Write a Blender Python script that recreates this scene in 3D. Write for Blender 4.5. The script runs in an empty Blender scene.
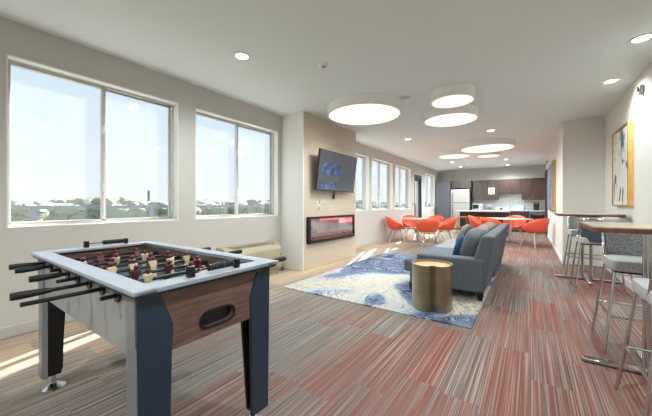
import bpy, bmesh, math, random
from mathutils import Vector, Matrix
random.seed(7)
C = bpy.context.scene.collection
PI = math.pi

# ------------------------------------------------------------------ materials
def newmat(name):
    m = bpy.data.materials.new(name); m.use_nodes = True
    nt = m.node_tree; b = nt.nodes['Principled BSDF']
    return m, nt, b
def N(nt, t, **k):
    n = nt.nodes.new(t)
    for a, v in k.items():
        if a == 'ins':
            for i, w in v.items(): n.inputs[i].default_value = w
        else: setattr(n, a, v)
    return n
def lin(c):
    return tuple(((x/255)/12.92 if x/255 <= .04045 else ((x/255+.055)/1.055)**2.4) for x in c) + (1,)
def ramp(nt, stops, interp='LINEAR'):
    r = nt.nodes.new('ShaderNodeValToRGB'); r.color_ramp.interpolation = interp
    e = r.color_ramp.elements
    while len(e) < len(stops): e.new(.5)
    for i, (p, c) in enumerate(stops): e[i].position = p; e[i].color = c
    return r
def mathn(nt, op, a, b=None, c=None):
    n = nt.nodes.new('ShaderNodeMath'); n.operation = op
    for i, v in enumerate((a, b, c)):
        if v is None: continue
        if isinstance(v, (int, float)): n.inputs[i].default_value = v
        else: nt.links.new(v, n.inputs[i])
    return n.outputs[0]
def plain(name, rgb, rough=.5, metal=0, var=.04, scale=18, bump=0, bscale=200, spec=.5):
    m, nt, b = newmat(name)
    tc = N(nt, 'ShaderNodeTexCoord'); no = N(nt, 'ShaderNodeTexNoise', ins={'Scale': scale, 'Detail': 4})
    nt.links.new(tc.outputs['Object'], no.inputs['Vector'])
    c = lin(rgb)
    lo = tuple(max(0, x*(1-var)) for x in c[:3])+(1,); hi = tuple(min(1, x*(1+var)) for x in c[:3])+(1,)
    r = ramp(nt, [(.3, lo), (.7, hi)]); nt.links.new(no.outputs[0], r.inputs[0])
    nt.links.new(r.outputs[0], b.inputs['Base Color'])
    b.inputs['Roughness'].default_value = rough; b.inputs['Metallic'].default_value = metal
    b.inputs['Specular IOR Level'].default_value = spec
    if bump:
        n2 = N(nt, 'ShaderNodeTexNoise', ins={'Scale': bscale, 'Detail': 2}); nt.links.new(tc.outputs['Object'], n2.inputs['Vector'])
        bp = N(nt, 'ShaderNodeBump', ins={'Strength': bump, 'Distance': .003}); nt.links.new(n2.outputs[0], bp.inputs['Height'])
        nt.links.new(bp.outputs[0], b.inputs['Normal'])
    return m
def wood(name, c1, c2, axis='Z', rough=.45, scale=6, stretch=14):
    m, nt, b = newmat(name)
    tc = N(nt, 'ShaderNodeTexCoord'); mp = N(nt, 'ShaderNodeMapping')
    s = {'X': (1, stretch, stretch), 'Y': (stretch, 1, stretch), 'Z': (stretch, stretch, 1)}[axis]
    mp.inputs['Scale'].default_value = s
    no = N(nt, 'ShaderNodeTexNoise', ins={'Scale': scale, 'Detail': 6, 'Distortion': .6})
    nt.links.new(tc.outputs['Object'], mp.inputs[0]); nt.links.new(mp.outputs[0], no.inputs['Vector'])
    r = ramp(nt, [(.3, lin(c1)), (.7, lin(c2))]); nt.links.new(no.outputs[0], r.inputs[0])
    nt.links.new(r.outputs[0], b.inputs['Base Color']); b.inputs['Roughness'].default_value = rough
    return m
def emis(name, rgb, s):
    m, nt, b = newmat(name)
    b.inputs['Base Color'].default_value = (.8, .8, .8, 1)
    b.inputs['Emission Color'].default_value = rgb+(1,); b.inputs['Emission Strength'].default_value = s
    return m
def glassmat(name, tint=(.95, .97, .98), refl=.06, veil=0):
    m = bpy.data.materials.new(name); m.use_nodes = True; nt = m.node_tree; nt.nodes.clear()
    o = N(nt, 'ShaderNodeOutputMaterial'); t = N(nt, 'ShaderNodeBsdfTransparent'); g = N(nt, 'ShaderNodeBsdfGlossy')
    t.inputs[0].default_value = tint+(1,); g.inputs['Roughness'].default_value = .02
    lw = N(nt, 'ShaderNodeLayerWeight', ins={'Blend': .25}); mx = N(nt, 'ShaderNodeMixShader')
    f = mathn(nt, 'MULTIPLY_ADD', lw.outputs['Fresnel'], .15, refl*.3)
    nt.links.new(f, mx.inputs[0]); nt.links.new(t.outputs[0], mx.inputs[1]); nt.links.new(g.outputs[0], mx.inputs[2])
    tr = N(nt, 'ShaderNodeBsdfTranslucent'); m2 = N(nt, 'ShaderNodeMixShader'); m2.inputs[0].default_value = veil  # haze and flare over the view, mixed in as a pale veil
    nt.links.new(mx.outputs[0], m2.inputs[1]); nt.links.new(tr.outputs[0], m2.inputs[2])
    nt.links.new(m2.outputs[0], o.inputs[0])
    return m
def fabric(name, rgb, rgb2=None, rough=.95, scale=140):
    m, nt, b = newmat(name)
    tc = N(nt, 'ShaderNodeTexCoord')
    w = N(nt, 'ShaderNodeTexNoise', ins={'Scale': scale, 'Detail': 3}); nt.links.new(tc.outputs['Object'], w.inputs['Vector'])
    c = lin(rgb); d = lin(rgb2) if rgb2 else tuple(x*.72 for x in c[:3])+(1,)
    r = ramp(nt, [(.35, d), (.65, c)]); nt.links.new(w.outputs[0], r.inputs[0])
    nt.links.new(r.outputs[0], b.inputs['Base Color']); b.inputs['Roughness'].default_value = rough
    b.inputs['Specular IOR Level'].default_value = .2
    bp = N(nt, 'ShaderNodeBump', ins={'Strength': .3, 'Distance': .002}); nt.links.new(w.outputs[0], bp.inputs['Height'])
    nt.links.new(bp.outputs[0], b.inputs['Normal'])
    return m

def carpet_mat():
    m, nt, b = newmat('carpet planks'); L = nt.links.new
    tc = N(nt, 'ShaderNodeTexCoord'); sp = N(nt, 'ShaderNodeSeparateXYZ'); L(tc.outputs['Object'], sp.inputs[0])
    x, y = sp.outputs[0], sp.outputs[1]
    col = mathn(nt, 'FLOOR', mathn(nt, 'DIVIDE', x, .25))
    wn = N(nt, 'ShaderNodeTexWhiteNoise', noise_dimensions='1D'); L(col, wn.inputs['W'])
    yy = mathn(nt, 'ADD', mathn(nt, 'DIVIDE', y, 1.0), mathn(nt, 'MULTIPLY', wn.outputs[0], 1.0))
    row = mathn(nt, 'FLOOR', yy)
    cv = N(nt, 'ShaderNodeCombineXYZ'); L(col, cv.inputs[0]); L(row, cv.inputs[1])
    cell = N(nt, 'ShaderNodeTexWhiteNoise', noise_dimensions='2D'); L(cv.outputs[0], cell.inputs['Vector'])
    # big drifting zones
    zn = N(nt, 'ShaderNodeTexNoise', ins={'Scale': .55, 'Detail': 1}); L(cv.outputs[0], zn.inputs['Vector'])
    zn.inputs['Scale'].default_value = .35
    # redness
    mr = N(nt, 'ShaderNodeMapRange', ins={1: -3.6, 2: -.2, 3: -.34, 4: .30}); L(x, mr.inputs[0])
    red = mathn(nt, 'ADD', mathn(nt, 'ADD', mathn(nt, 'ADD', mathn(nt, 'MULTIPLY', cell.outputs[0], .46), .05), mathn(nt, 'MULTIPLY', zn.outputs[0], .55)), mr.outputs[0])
    # stripes: fine noise stretched along the plank, its own seed per plank
    def stripes(fx, fy, seedmul, det=2):
        cx = N(nt, 'ShaderNodeCombineXYZ')
        L(mathn(nt, 'ADD', mathn(nt, 'MULTIPLY', x, fx), mathn(nt, 'MULTIPLY', cell.outputs[0], seedmul)), cx.inputs[0])
        L(mathn(nt, 'MULTIPLY', y, fy), cx.inputs[1])
        n = N(nt, 'ShaderNodeTexNoise', ins={'Scale': 1, 'Detail': det, 'Roughness': .7}); L(cx.outputs[0], n.inputs['Vector'])
        return n.outputs[0]
    s1 = stripes(250, .6, 77, 2); s2 = stripes(34, .35, 31, 2)
    base_g = ramp(nt, [(.34, lin((68, 63, 60))), (.45, lin((102, 97, 92))), (.56, lin((122, 117, 110))), (.66, lin((174, 168, 157)))]); L(s1, base_g.inputs[0])
    base_r = ramp(nt, [(.34, lin((74, 42, 36))), (.45, lin((114, 68, 57))), (.56, lin((130, 82, 69))), (.67, lin((168, 130, 114)))]); L(s1, base_r.inputs[0])
    k = mathn(nt, 'ADD', red, mathn(nt, 'MULTIPLY', mathn(nt, 'SUBTRACT', s2, .5), 1.9))
    kk = N(nt, 'ShaderNodeMapRange', ins={1: .45, 2: 1.08, 3: 0, 4: 1}); L(k, kk.inputs[0])
    mx = N(nt, 'ShaderNodeMix', data_type='RGBA'); L(kk.outputs[0], mx.inputs[0]); L(base_g.outputs[0], mx.inputs[6]); L(base_r.outputs[0], mx.inputs[7])
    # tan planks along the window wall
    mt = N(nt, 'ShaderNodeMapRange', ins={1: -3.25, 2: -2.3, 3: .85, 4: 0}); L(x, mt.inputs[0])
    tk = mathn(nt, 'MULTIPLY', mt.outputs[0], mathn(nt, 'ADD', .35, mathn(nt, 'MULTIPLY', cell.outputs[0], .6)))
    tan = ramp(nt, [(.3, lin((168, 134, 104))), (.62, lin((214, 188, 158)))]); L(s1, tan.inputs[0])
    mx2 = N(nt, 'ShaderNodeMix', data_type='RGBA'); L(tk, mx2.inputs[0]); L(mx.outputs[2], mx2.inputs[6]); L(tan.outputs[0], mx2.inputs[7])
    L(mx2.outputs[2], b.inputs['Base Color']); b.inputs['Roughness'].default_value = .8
    b.inputs['Specular IOR Level'].default_value = .35
    return m

def rug_mat():
    m, nt, b = newmat('swirled blue rug'); L = nt.links.new
    tc = N(nt, 'ShaderNodeTexCoord')
    w = N(nt, 'ShaderNodeTexNoise', ins={'Scale': .55, 'Detail': 2}); L(tc.outputs['Object'], w.inputs['Vector'])
    sc = N(nt, 'ShaderNodeVectorMath', operation='SCALE'); sc.inputs[3].default_value = 4.0; L(w.outputs[1], sc.inputs[0])
    ad = N(nt, 'ShaderNodeVectorMath', operation='ADD'); L(tc.outputs['Object'], ad.inputs[0]); L(sc.outputs[0], ad.inputs[1])
    big = N(nt, 'ShaderNodeTexNoise', ins={'Scale': .55, 'Detail': 3, 'Distortion': .5}); L(ad.outputs[0], big.inputs['Vector'])
    sp = N(nt, 'ShaderNodeSeparateXYZ'); L(tc.outputs['Object'], sp.inputs[0])
    bias = mathn(nt, 'ADD', big.outputs[0], mathn(nt, 'MULTIPLY', sp.outputs[0], .055))
    r = ramp(nt, [(.40, lin((184, 178, 165))), (.46, lin((165, 172, 175))), (.50, lin((118, 134, 154))), (.54, lin((70, 87, 122))), (.58, lin((41, 56, 91))), (.62, lin((79, 94, 125))), (.655, lin((180, 172, 156)))]); L(bias, r.inputs[0])
    n2 = N(nt, 'ShaderNodeTexNoise', ins={'Scale': 1.5, 'Detail': 5, 'Distortion': 1.2, 'Roughness': .55}); L(ad.outputs[0], n2.inputs['Vector'])
    ln = mathn(nt, 'ABSOLUTE', mathn(nt, 'SINE', mathn(nt, 'MULTIPLY', n2.outputs[0], 46)))
    lr = ramp(nt, [(.0, (1,1,1,1)), (.3, (.8,.8,.8,1)), (.5, (0,0,0,1))]); L(ln, lr.inputs[0])
    fade = N(nt, 'ShaderNodeMapRange', ins={1: .34, 2: .50, 3: .35, 4: .95}); L(big.outputs[0], fade.inputs[0])
    lf = mathn(nt, 'MULTIPLY', lr.outputs[0], fade.outputs[0])
    lc = ramp(nt, [(.40, lin((82, 99, 127))), (.50, lin((37, 55, 89))), (.555, lin((161, 170, 180))), (.64, lin((51, 68, 103)))]); L(bias, lc.inputs[0])
    mx = N(nt, 'ShaderNodeMix', data_type='RGBA'); L(lf, mx.inputs[0]); L(r.outputs[0], mx.inputs[6]); L(lc.outputs[0], mx.inputs[7])
    L(mx.outputs[2], b.inputs['Base Color']); b.inputs['Roughness'].default_value = .95
    return m

def tile_mat():
    m, nt, b = newmat('beige stone tile'); L = nt.links.new
    tc = N(nt, 'ShaderNodeTexCoord'); sp = N(nt, 'ShaderNodeSeparateXYZ'); L(tc.outputs['Object'], sp.inputs[0])
    cb = N(nt, 'ShaderNodeCombineXYZ'); L(sp.outputs[1], cb.inputs[0]); L(sp.outputs[2], cb.inputs[1])
    br = N(nt, 'ShaderNodeTexBrick', offset=.5, ins={'Scale': 1, 'Mortar Size': .004, 'Brick Width': .6, 'Row Height': .3})
    br.inputs['Color1'].default_value = lin((206, 190, 170)); br.inputs['Color2'].default_value = lin((198, 182, 163)); br.inputs['Mortar'].default_value = lin((186, 172, 154))
    L(cb.outputs[0], br.inputs['Vector']); L(br.outputs[0], b.inputs['Base Color']); b.inputs['Roughness'].default_value = .45
    return m
def backsplash_mat():
    m, nt, b = newmat('white backsplash tile'); L = nt.links.new
    tc = N(nt, 'ShaderNodeTexCoord'); sp = N(nt, 'ShaderNodeSeparateXYZ'); L(tc.outputs['Object'], sp.inputs[0])
    cb = N(nt, 'ShaderNodeCombineXYZ'); L(sp.outputs[0], cb.inputs[0]); L(sp.outputs[2], cb.inputs[1])
    br = N(nt, 'ShaderNodeTexBrick', ins={'Scale': 1, 'Mortar Size': .005, 'Brick Width': .3, 'Row Height': .1})
    br.inputs['Color1'].default_value = lin((226, 228, 228)); br.inputs['Color2'].default_value = lin((216, 219, 220)); br.inputs['Mortar'].default_value = lin((188, 190, 190))
    L(cb.outputs[0], br.inputs['Vector']); L(br.outputs[0], b.inputs['Base Color']); b.inputs['Roughness'].default_value = .3
    return m
def art_mat(name, stops, scale, seed):
    m, nt, b = newmat(name); L = nt.links.new
    tc = N(nt, 'ShaderNodeTexCoord'); mp = N(nt, 'ShaderNodeMapping'); mp.inputs['Location'].default_value = (seed, seed*1.7, seed*.6); mp.inputs['Scale'].default_value = (1, 1.5, .8)
    L(tc.outputs['Object'], mp.inputs[0])
    n = N(nt, 'ShaderNodeTexNoise', ins={'Scale': scale, 'Detail': 4, 'Distortion': 1.6}); L(mp.outputs[0], n.inputs['Vector'])
    r = ramp(nt, stops); L(n.outputs[0], r.inputs[0]); L(r.outputs[0], b.inputs['Base Color']); b.inputs['Roughness'].default_value = .6
    return m
def brushed(name, rgb, rough=.3):
    m, nt, b = newmat(name); L = nt.links.new
    tc = N(nt, 'ShaderNodeTexCoord'); mp = N(nt, 'ShaderNodeMapping'); mp.inputs['Scale'].default_value = (3, 3, 160); L(tc.outputs['Object'], mp.inputs[0])
    n = N(nt, 'ShaderNodeTexNoise', ins={'Scale': 1, 'Detail': 3}); L(mp.outputs[0], n.inputs['Vector'])
    c = lin(rgb); r = ramp(nt, [(.3, tuple(x*.75 for x in c[:3])+(1,)), (.7, c)]); L(n.outputs[0], r.inputs[0]); L(r.outputs[0], b.inputs['Base Color'])
    b.inputs['Metallic'].default_value = 1; b.inputs['Roughness'].default_value = rough
    return m
def screen_mat():
    # a dark panel emitting a dim slanted blue and green pattern
    m, nt, b = newmat('television screen pattern'); L = nt.links.new
    tc = N(nt, 'ShaderNodeTexCoord'); sp = N(nt, 'ShaderNodeSeparateXYZ'); L(tc.outputs['Object'], sp.inputs[0])
    y, z = sp.outputs[1], sp.outputs[2]
    yy = mathn(nt, 'SUBTRACT', y, mathn(nt, 'MULTIPLY', z, .18))
    def band(v, a, bb): return mathn(nt, 'MULTIPLY', mathn(nt, 'GREATER_THAN', v, a), mathn(nt, 'LESS_THAN', v, bb))
    reg = mathn(nt, 'MULTIPLY', band(yy, -.66, .0), band(z, .04, .52))
    n = N(nt, 'ShaderNodeTexNoise', ins={'Scale': 9, 'Detail': 2}); L(tc.outputs['Object'], n.inputs['Vector'])
    r = ramp(nt, [(.38, (.03, .055, .10, 1)), (.55, (.035, .08, .22, 1)), (.66, (.12, .17, .30, 1))]); L(n.outputs[0], r.inputs[0])
    mid = band(z, .17, .30); mx = N(nt, 'ShaderNodeMix', data_type='RGBA'); L(mid, mx.inputs[0]); L(r.outputs[0], mx.inputs[6]); mx.inputs[7].default_value = (.09, .11, .09, 1)
    mx2 = N(nt, 'ShaderNodeMix', data_type='RGBA'); L(reg, mx2.inputs[0]); mx2.inputs[6].default_value = (.075, .08, .09, 1); L(mx.outputs[2], mx2.inputs[7])
    b.inputs['Base Color'].default_value = (.02, .02, .025, 1); b.inputs['Roughness'].default_value = .15
    L(mx2.outputs[2], b.inputs['Emission Color']); b.inputs['Emission Strength'].default_value = .6
    return m

M = {}
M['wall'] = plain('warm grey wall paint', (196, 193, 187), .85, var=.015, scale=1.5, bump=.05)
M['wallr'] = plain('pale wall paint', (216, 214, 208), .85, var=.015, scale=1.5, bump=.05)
M['ceil'] = plain('ceiling paint', (214, 218, 217), .9, var=.01, scale=1)
M['white'] = plain('white trim paint', (226, 226, 222), .5, var=.01)
M['base'] = plain('grey baseboard', (190, 188, 182), .6, var=.01)
M['winframe'] = plain('grey aluminium window frame', (192, 191, 187), .5, metal=0, var=.02)
M['dark'] = plain('dark bronze metal', (50, 54, 62), .45, var=.05)
M['glass'] = glassmat('window glass', veil=.045)
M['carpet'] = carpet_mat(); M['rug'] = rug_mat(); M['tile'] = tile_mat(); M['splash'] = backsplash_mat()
M['navy'] = plain('navy laminate', (30, 48, 64), .32, var=.12, scale=5)
M['black'] = plain('black plastic', (22, 23, 26), .4, var=.05)
M['blackmetal'] = plain('black metal', (20, 21, 24), .3, metal=.1, var=.05)
M['silver'] = plain('silver laminate', (160, 162, 164), .4, metal=.15, var=.05, scale=9)
M['silvershade'] = plain('shaded silver leg laminate', (136, 139, 142), .35, metal=.2, var=.04)  # silver laminate again, greyer to hold the shade on the legs
M['slate'] = plain('slate stool back shell', (72, 80, 90), .5, var=.04)
M['rail'] = plain('pale blue grey rail laminate', (172, 177, 187), .35, metal=.1, var=.04)
M['walnut'] = wood('walnut laminate', (84, 62, 55), (122, 95, 84), 'Y', .4, 5, 12)
M['walnutx'] = wood('walnut laminate lining', (84, 62, 55), (122, 95, 84), 'X', .4, 5, 12)
M['field'] = plain('blue green playing field', (74, 104, 112), .3, var=.06)
M['chrome'] = plain('chrome', (205, 205, 205), .16, metal=1, var=.02)
M['steel'] = plain('brushed steel', (150, 152, 154), .32, metal=1, var=.05)
M['legdark'] = plain('shaded nickel leg', (120, 116, 112), .22, metal=1, var=.02)
M['cream'] = plain('cream player plastic', (222, 204, 168), .4)
M['maroon'] = plain('maroon player plastic', (98, 34, 44), .35)
M['beige'] = plain('beige appliance plastic', (166, 155, 130), .45, var=.02)
M['beiged'] = plain('tan louvre plastic', (158, 150, 126), .5, var=.03)
M['sofa'] = fabric('slate grey sofa weave', (108, 113, 121), (78, 83, 90))
M['seatlit'] = fabric('lit sofa seat weave', (150, 150, 148), (108, 110, 112))  # sofa weave lightened for the light falling on the far seat
M['blue'] = fabric('deep blue pillow cloth', (52, 88, 122), (30, 58, 88))
M['taupe'] = fabric('sunlit taupe pillow cloth', (136, 130, 124), (100, 96, 92))  # warm window light on the far cushions is put into this tone
M['stool'] = fabric('grey tweed', (158, 160, 158), (104, 108, 110), scale=90)
M['stoolseat'] = fabric('pale grey seat weave', (196, 196, 196), (150, 152, 154), scale=120)
M['brass'] = brushed('brushed antique brass', (172, 164, 140), .3)
M['brasstop'] = wood('tan wood tray top', (190, 150, 106), (212, 176, 132), 'Y', .4, 4, 8)
M['orange'] = plain('orange red moulded plastic', (222, 88, 60), .38, var=.03)
M['tabletop'] = wood('pale wood laminate table top', (162, 146, 126), (184, 168, 146), 'Y', .25, 4, 8)
M['tableedge'] = wood('brown wood table edge', (74, 44, 28), (110, 68, 44), 'Y', .4, 4, 8)
M['whitetop'] = plain('pale table laminate', (192, 182, 168), .3, var=.02)
M['legw'] = plain('pale metal leg', (196, 192, 186), .3, metal=.6, var=.02)
M['cab'] = wood('dark taupe cabinet wood', (54, 46, 42), (84, 73, 66), 'Z', .5, 3, 14)
M['cabb'] = wood('brown cabinet wood', (56, 40, 34), (84, 62, 52), 'Z', .5, 3, 14)
M['pantry'] = plain('slate tall cabinet door', (88, 90, 98), .4, var=.05)
M['counter'] = plain('pale grey quartz', (196, 198, 202), .25, var=.06, scale=40)
M['fridge'] = plain('stainless fridge door', (176, 177, 174), .35, metal=.35, var=.03)
M['woodseat'] = wood('honey wood seat', (150, 96, 60), (190, 132, 88), 'X', .5)
M['gold'] = wood('gilded wood frame', (188, 138, 62), (222, 176, 98), 'Z', .35)
M['paper'] = plain('white paper', (236, 234, 228), .8, var=.02)
M['lamp'] = emis('warm lamp diffuser', (1, .84, .67), .68)
M['down'] = emis('warm downlight lens', (1, .92, .8), 9)
M['drum'] = plain('white lamp drum', (234, 234, 230), .6, var=.01)
M['screen'] = screen_mat()
M['tree'] = plain('summer foliage', (136, 146, 120), .9, var=.06, scale=.9)
M['ground'] = plain('summer meadow', (120, 130, 100), .95, var=.2, scale=.05)
M['deck'] = plain('pale terrace pavers', (205, 205, 205), .8, var=.06)
M['railing'] = plain('blue grey railing paint', (84, 92, 110), .5, var=.03)
M['fireback'] = plain('fireplace lining reflection tone', (176, 160, 166), .4, var=.2, scale=5)  # paled to carry the grey lilac reflections of the glass front
M['log'] = wood('orange brown log', (110, 58, 34), (176, 100, 62), 'Y', .7, 6, 4)
M['crystal'] = plain('pale glass crystal', (200, 204, 214), .15, var=.1)
M['glow'] = emis('red flame light', (1, .05, .03), .7)
M['fglass'] = glassmat('fireplace glass', (.95, .94, .95), .3)
M['ovenglass'] = plain('dark appliance glass', (36, 34, 38), .12)
M['art1'] = art_mat('abstract teal and cream painting', [(.33, lin((28, 56, 62))), (.39, lin((74, 112, 112))), (.43, lin((200, 198, 188))), (.62, lin((206, 205, 198))), (.68, lin((130, 142, 138)))], 2.3, 4.0)
M['art2'] = art_mat('abstract blue painting', [(.36, lin((60, 70, 92))), (.5, lin((120, 132, 150))), (.64, lin((168, 150, 140)))], 2.0, 9.0)

# ------------------------------------------------------------------ geometry helpers
class MB:
    def __init__(s): s.v = []; s.f = []
    def add(s, vs, fs):
        o = len(s.v); s.v += [tuple(v) for v in vs]; s.f += [tuple(i+o for i in f) for f in fs]; return s
    def box(s, x0, x1, y0, y1, z0, z1):
        return s.add([(x0,y0,z0),(x1,y0,z0),(x1,y1,z0),(x0,y1,z0),(x0,y0,z1),(x1,y0,z1),(x1,y1,z1),(x0,y1,z1)],
                     [(0,3,2,1),(4,5,6,7),(0,1,5,4),(1,2,6,5),(2,3,7,6),(3,0,4,7)])
    def hexa(s, bot, top):      # two loops of four points
        return s.add(list(bot)+list(top), [(0,3,2,1),(4,5,6,7),(0,1,5,4),(1,2,6,5),(2,3,7,6),(3,0,4,7)])
    def prism(s, pts, z0, z1, top=None):
        n = len(pts); top = top or pts
        return s.add([(p[0],p[1],z0) for p in pts]+[(p[0],p[1],z1) for p in top],
                     [tuple(range(n-1,-1,-1)), tuple(range(n,2*n))]+[(i,(i+1)%n,n+(i+1)%n,n+i) for i in range(n)])
    def tube(s, pts, r, n=8, r1=None):
        pts = [Vector(p) for p in pts]; k = len(pts); rings = []
        t0 = (pts[1]-pts[0]).normalized(); up = Vector((0,0,1)) if abs(t0.z) < .9 else Vector((1,0,0))
        a = t0.cross(up).normalized()
        for i, p in enumerate(pts):
            t = ((pts[min(i+1,k-1)]-p).normalized() if i < k-1 else Vector()) + ((p-pts[max(i-1,0)]).normalized() if i else Vector())
            t.normalize(); a = (a - t*a.dot(t)).normalized(); b = t.cross(a)
            rr = r if r1 is None else r+(r1-r)*i/(k-1)
            rings.append([p+a*math.cos(2*PI*j/n)*rr+b*math.sin(2*PI*j/n)*rr for j in range(n)])
        vs = [v for g in rings for v in g]; fs = []
        for i in range(k-1):
            for j in range(n): fs.append((i*n+j, i*n+(j+1)%n, (i+1)*n+(j+1)%n, (i+1)*n+j))
        fs += [tuple(range(n-1,-1,-1)), tuple(range((k-1)*n, k*n))]
        return s.add(vs, fs)
    def lathe(s, prof, c=(0,0,0), n=32, sx=1, sy=1):
        vs = []; fs = []; k = len(prof)
        for (r, z) in prof:
            for j in range(n): vs.append((c[0]+math.cos(2*PI*j/n)*r*sx, c[1]+math.sin(2*PI*j/n)*r*sy, c[2]+z))
        for i in range(k-1):
            for j in range(n): fs.append((i*n+j, i*n+(j+1)%n, (i+1)*n+(j+1)%n, (i+1)*n+j))
        fs += [tuple(range(n-1,-1,-1)), tuple(range((k-1)*n, k*n))]
        return s.add(vs, fs)
    def puff(s, cx, cy, cz, lx, ly, lz, p=.45, n=14, q=.8, rot=None):   # a stuffed cushion (superellipsoid), lx ly lz half sizes
        def sp(a, e): c = math.cos(a); return math.copysign(abs(c)**e, c)
        def ss(a, e): c = math.sin(a); return math.copysign(abs(c)**e, c)
        vs = []; fs = []; m = 2*n
        for i in range(n+1):
            th = -PI/2+PI*i/n
            for j in range(m):
                ph = 2*PI*j/m
                v = Vector((lx*sp(th,q)*sp(ph,p), ly*sp(th,q)*ss(ph,p), lz*ss(th,q)))
                if rot: v = rot @ v
                vs.append((cx+v.x, cy+v.y, cz+v.z))
        for i in range(n):
            for j in range(m): fs.append((i*m+j, i*m+(j+1)%m, (i+1)*m+(j+1)%m, (i+1)*m+j))
        return s.add(vs, fs)
    def xf(s, mat):
        s.v = [tuple(mat @ Vector(v)) for v in s.v]; return s
    def build(s, name, mat, parent=None, bevel=0, smooth=False, seg=2, sub=0):
        me = bpy.data.meshes.new(name); me.from_pydata(s.v, [], s.f)
        bm = bmesh.new(); bm.from_mesh(me); bmesh.ops.remove_doubles(bm, verts=bm.verts, dist=1e-5)
        bmesh.ops.recalc_face_normals(bm, faces=bm.faces); bm.to_mesh(me); bm.free()
        me.materials.append(M[mat] if isinstance(mat, str) else mat)
        if smooth:
            for p in me.polygons: p.use_smooth = True
        o = bpy.data.objects.new(name, me); C.objects.link(o)
        if parent: o.parent = parent
        if bevel:
            b = o.modifiers.new('bevel', 'BEVEL'); b.width = bevel; b.segments = seg; b.limit_method = 'ANGLE'
            for p in me.polygons: p.use_smooth = True
            try: me.set_sharp_from_angle(angle=math.radians(50))
            except Exception: pass
            w = o.modifiers.new('wn', 'WEIGHTED_NORMAL')
        elif smooth:
            try: me.set_sharp_from_angle(angle=math.radians(45))
            except Exception: pass
        if sub:
            b = o.modifiers.new('sub', 'SUBSURF'); b.levels = sub; b.render_levels = sub
        return o
def rrect(x0, x1, y0, y1, r, n=6):
    pts = []
    for cx, cy, a in ((x1-r,y1-r,0),(x0+r,y1-r,PI/2),(x0+r,y0+r,PI),(x1-r,y0+r,1.5*PI)):
        for i in range(n+1): pts.append((cx+r*math.cos(a+PI/2*i/n), cy+r*math.sin(a+PI/2*i/n)))
    return pts
def tag(o, label, cat, group=None, kind=None):
    o['label'] = label; o['category'] = cat
    if group: o['group'] = group
    if kind: o['kind'] = kind
    return o
def thing(name, label, cat, loc=(0,0,0), rz=0, group=None):
    o = bpy.data.objects.new(name, None); C.objects.link(o); o.empty_display_size = .1
    o.location = loc; o.rotation_euler = (0,0,rz)
    return tag(o, label, cat, group)
def struct(mb, name, mat, parent=None, **k):
    o = mb.build(name, mat, parent, **k)
    if not parent: o['kind'] = 'structure'
    return o
def copy_thing(root, loc, rz, label):
    r = root.copy(); C.objects.link(r); r.location = loc; r.rotation_euler = (0,0,rz); r['label'] = label
    def rec(src, dst):
        for ch in list(src.children):
            c = ch.copy(); C.objects.link(c); c.parent = dst; rec(ch, c)
    rec(root, r)
    return r
def cyl(mb, p0, p1, r, n=12): return mb.tube([p0, p1], r, n)

# ------------------------------------------------------------------ room shell
XL, CE, YB = -3.82, 2.84, 15.4
XR, XH, YA = 1.16, .534, 7.49        # right wall, hall wall, return of the alcove
YR = -3.2
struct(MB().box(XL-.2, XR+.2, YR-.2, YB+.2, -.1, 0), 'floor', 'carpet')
struct(MB().box(XL-.2, XR+.2, YR-.2, YB+.2, CE, CE+.15), 'ceiling', 'ceil')
WIN = [(-1.3, .25, .97, 2.53), (.50, 2.05, .97, 2.53), (2.29, 3.92, .97, 2.53), (6.02, 7.64, 1.0, 2.56), (7.81, 9.43, 1.0, 2.56), (9.63, 11.25, 1.0, 2.56), (13.14, 14.8, 1.0, 2.58)]  # first window is added out of view to light the near end
DOOR = (11.68, 12.62, 0, 2.38)
w = MB(); ycur = YR-.2; T = .22
for (a, b_, z0, z1) in sorted(WIN+[DOOR]):
    w.box(XL-T, XL, ycur, a, 0, CE)
    if z0 > 0: w.box(XL-T, XL, a, b_, 0, z0)
    w.box(XL-T, XL, a, b_, z1, CE); ycur = b_
w.box(XL-T, XL, ycur, YB+.2, 0, CE)
struct(w, 'wall_left', 'wall')
struct(MB().box(XL, XH+.2, YB, YB+.15, 0, CE), 'wall_back', 'wall')
struct(MB().box(XR, XR+.15, YR-.2, YA, 0, CE), 'wall_right', 'wallr')
struct(MB().box(XH, XR+.15, YA, YB, 0, CE), 'wall_hall', 'wallr')
struct(MB().box(XL, XR, YR-.2, YR, 0, CE), 'wall_rear', 'wallr')
# fireplace breast: painted core and a tiled face
struct(MB().box(XL, -3.325, 4.01, 5.92, 0, CE), 'wall_fireplace', 'white')
struct(MB().box(-3.325, -3.30, 4.03, 5.92, 0, CE), 'trim_1', 'tile')
struct(MB().box(-3.327, -3.297, 4.008, 4.03, 0, CE), 'trim_2', 'white')
b = MB().box(XL, XL+.015, YR, 4.01, 0, .1); struct(b, 'baseboard_left', 'base', bevel=.004)
struct(MB().box(XL, XL+.015, 5.92, 11.68, 0, .1).box(XL, XL+.015, 12.62, YB, 0, .1), 'baseboard_left_far', 'base', bevel=.004)
struct(MB().box(XR-.015, XR, YR, YA, 0, .1), 'baseboard_right', 'white', bevel=.004)
struct(MB().box(XH, XR-.015, YA-.015, YA, 0, .1), 'baseboard_alcove', 'white', bevel=.004)
struct(MB().box(XH-.015, XH, YA, 13.4, 0, .1), 'baseboard_hall', 'white', bevel=.004)

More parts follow.
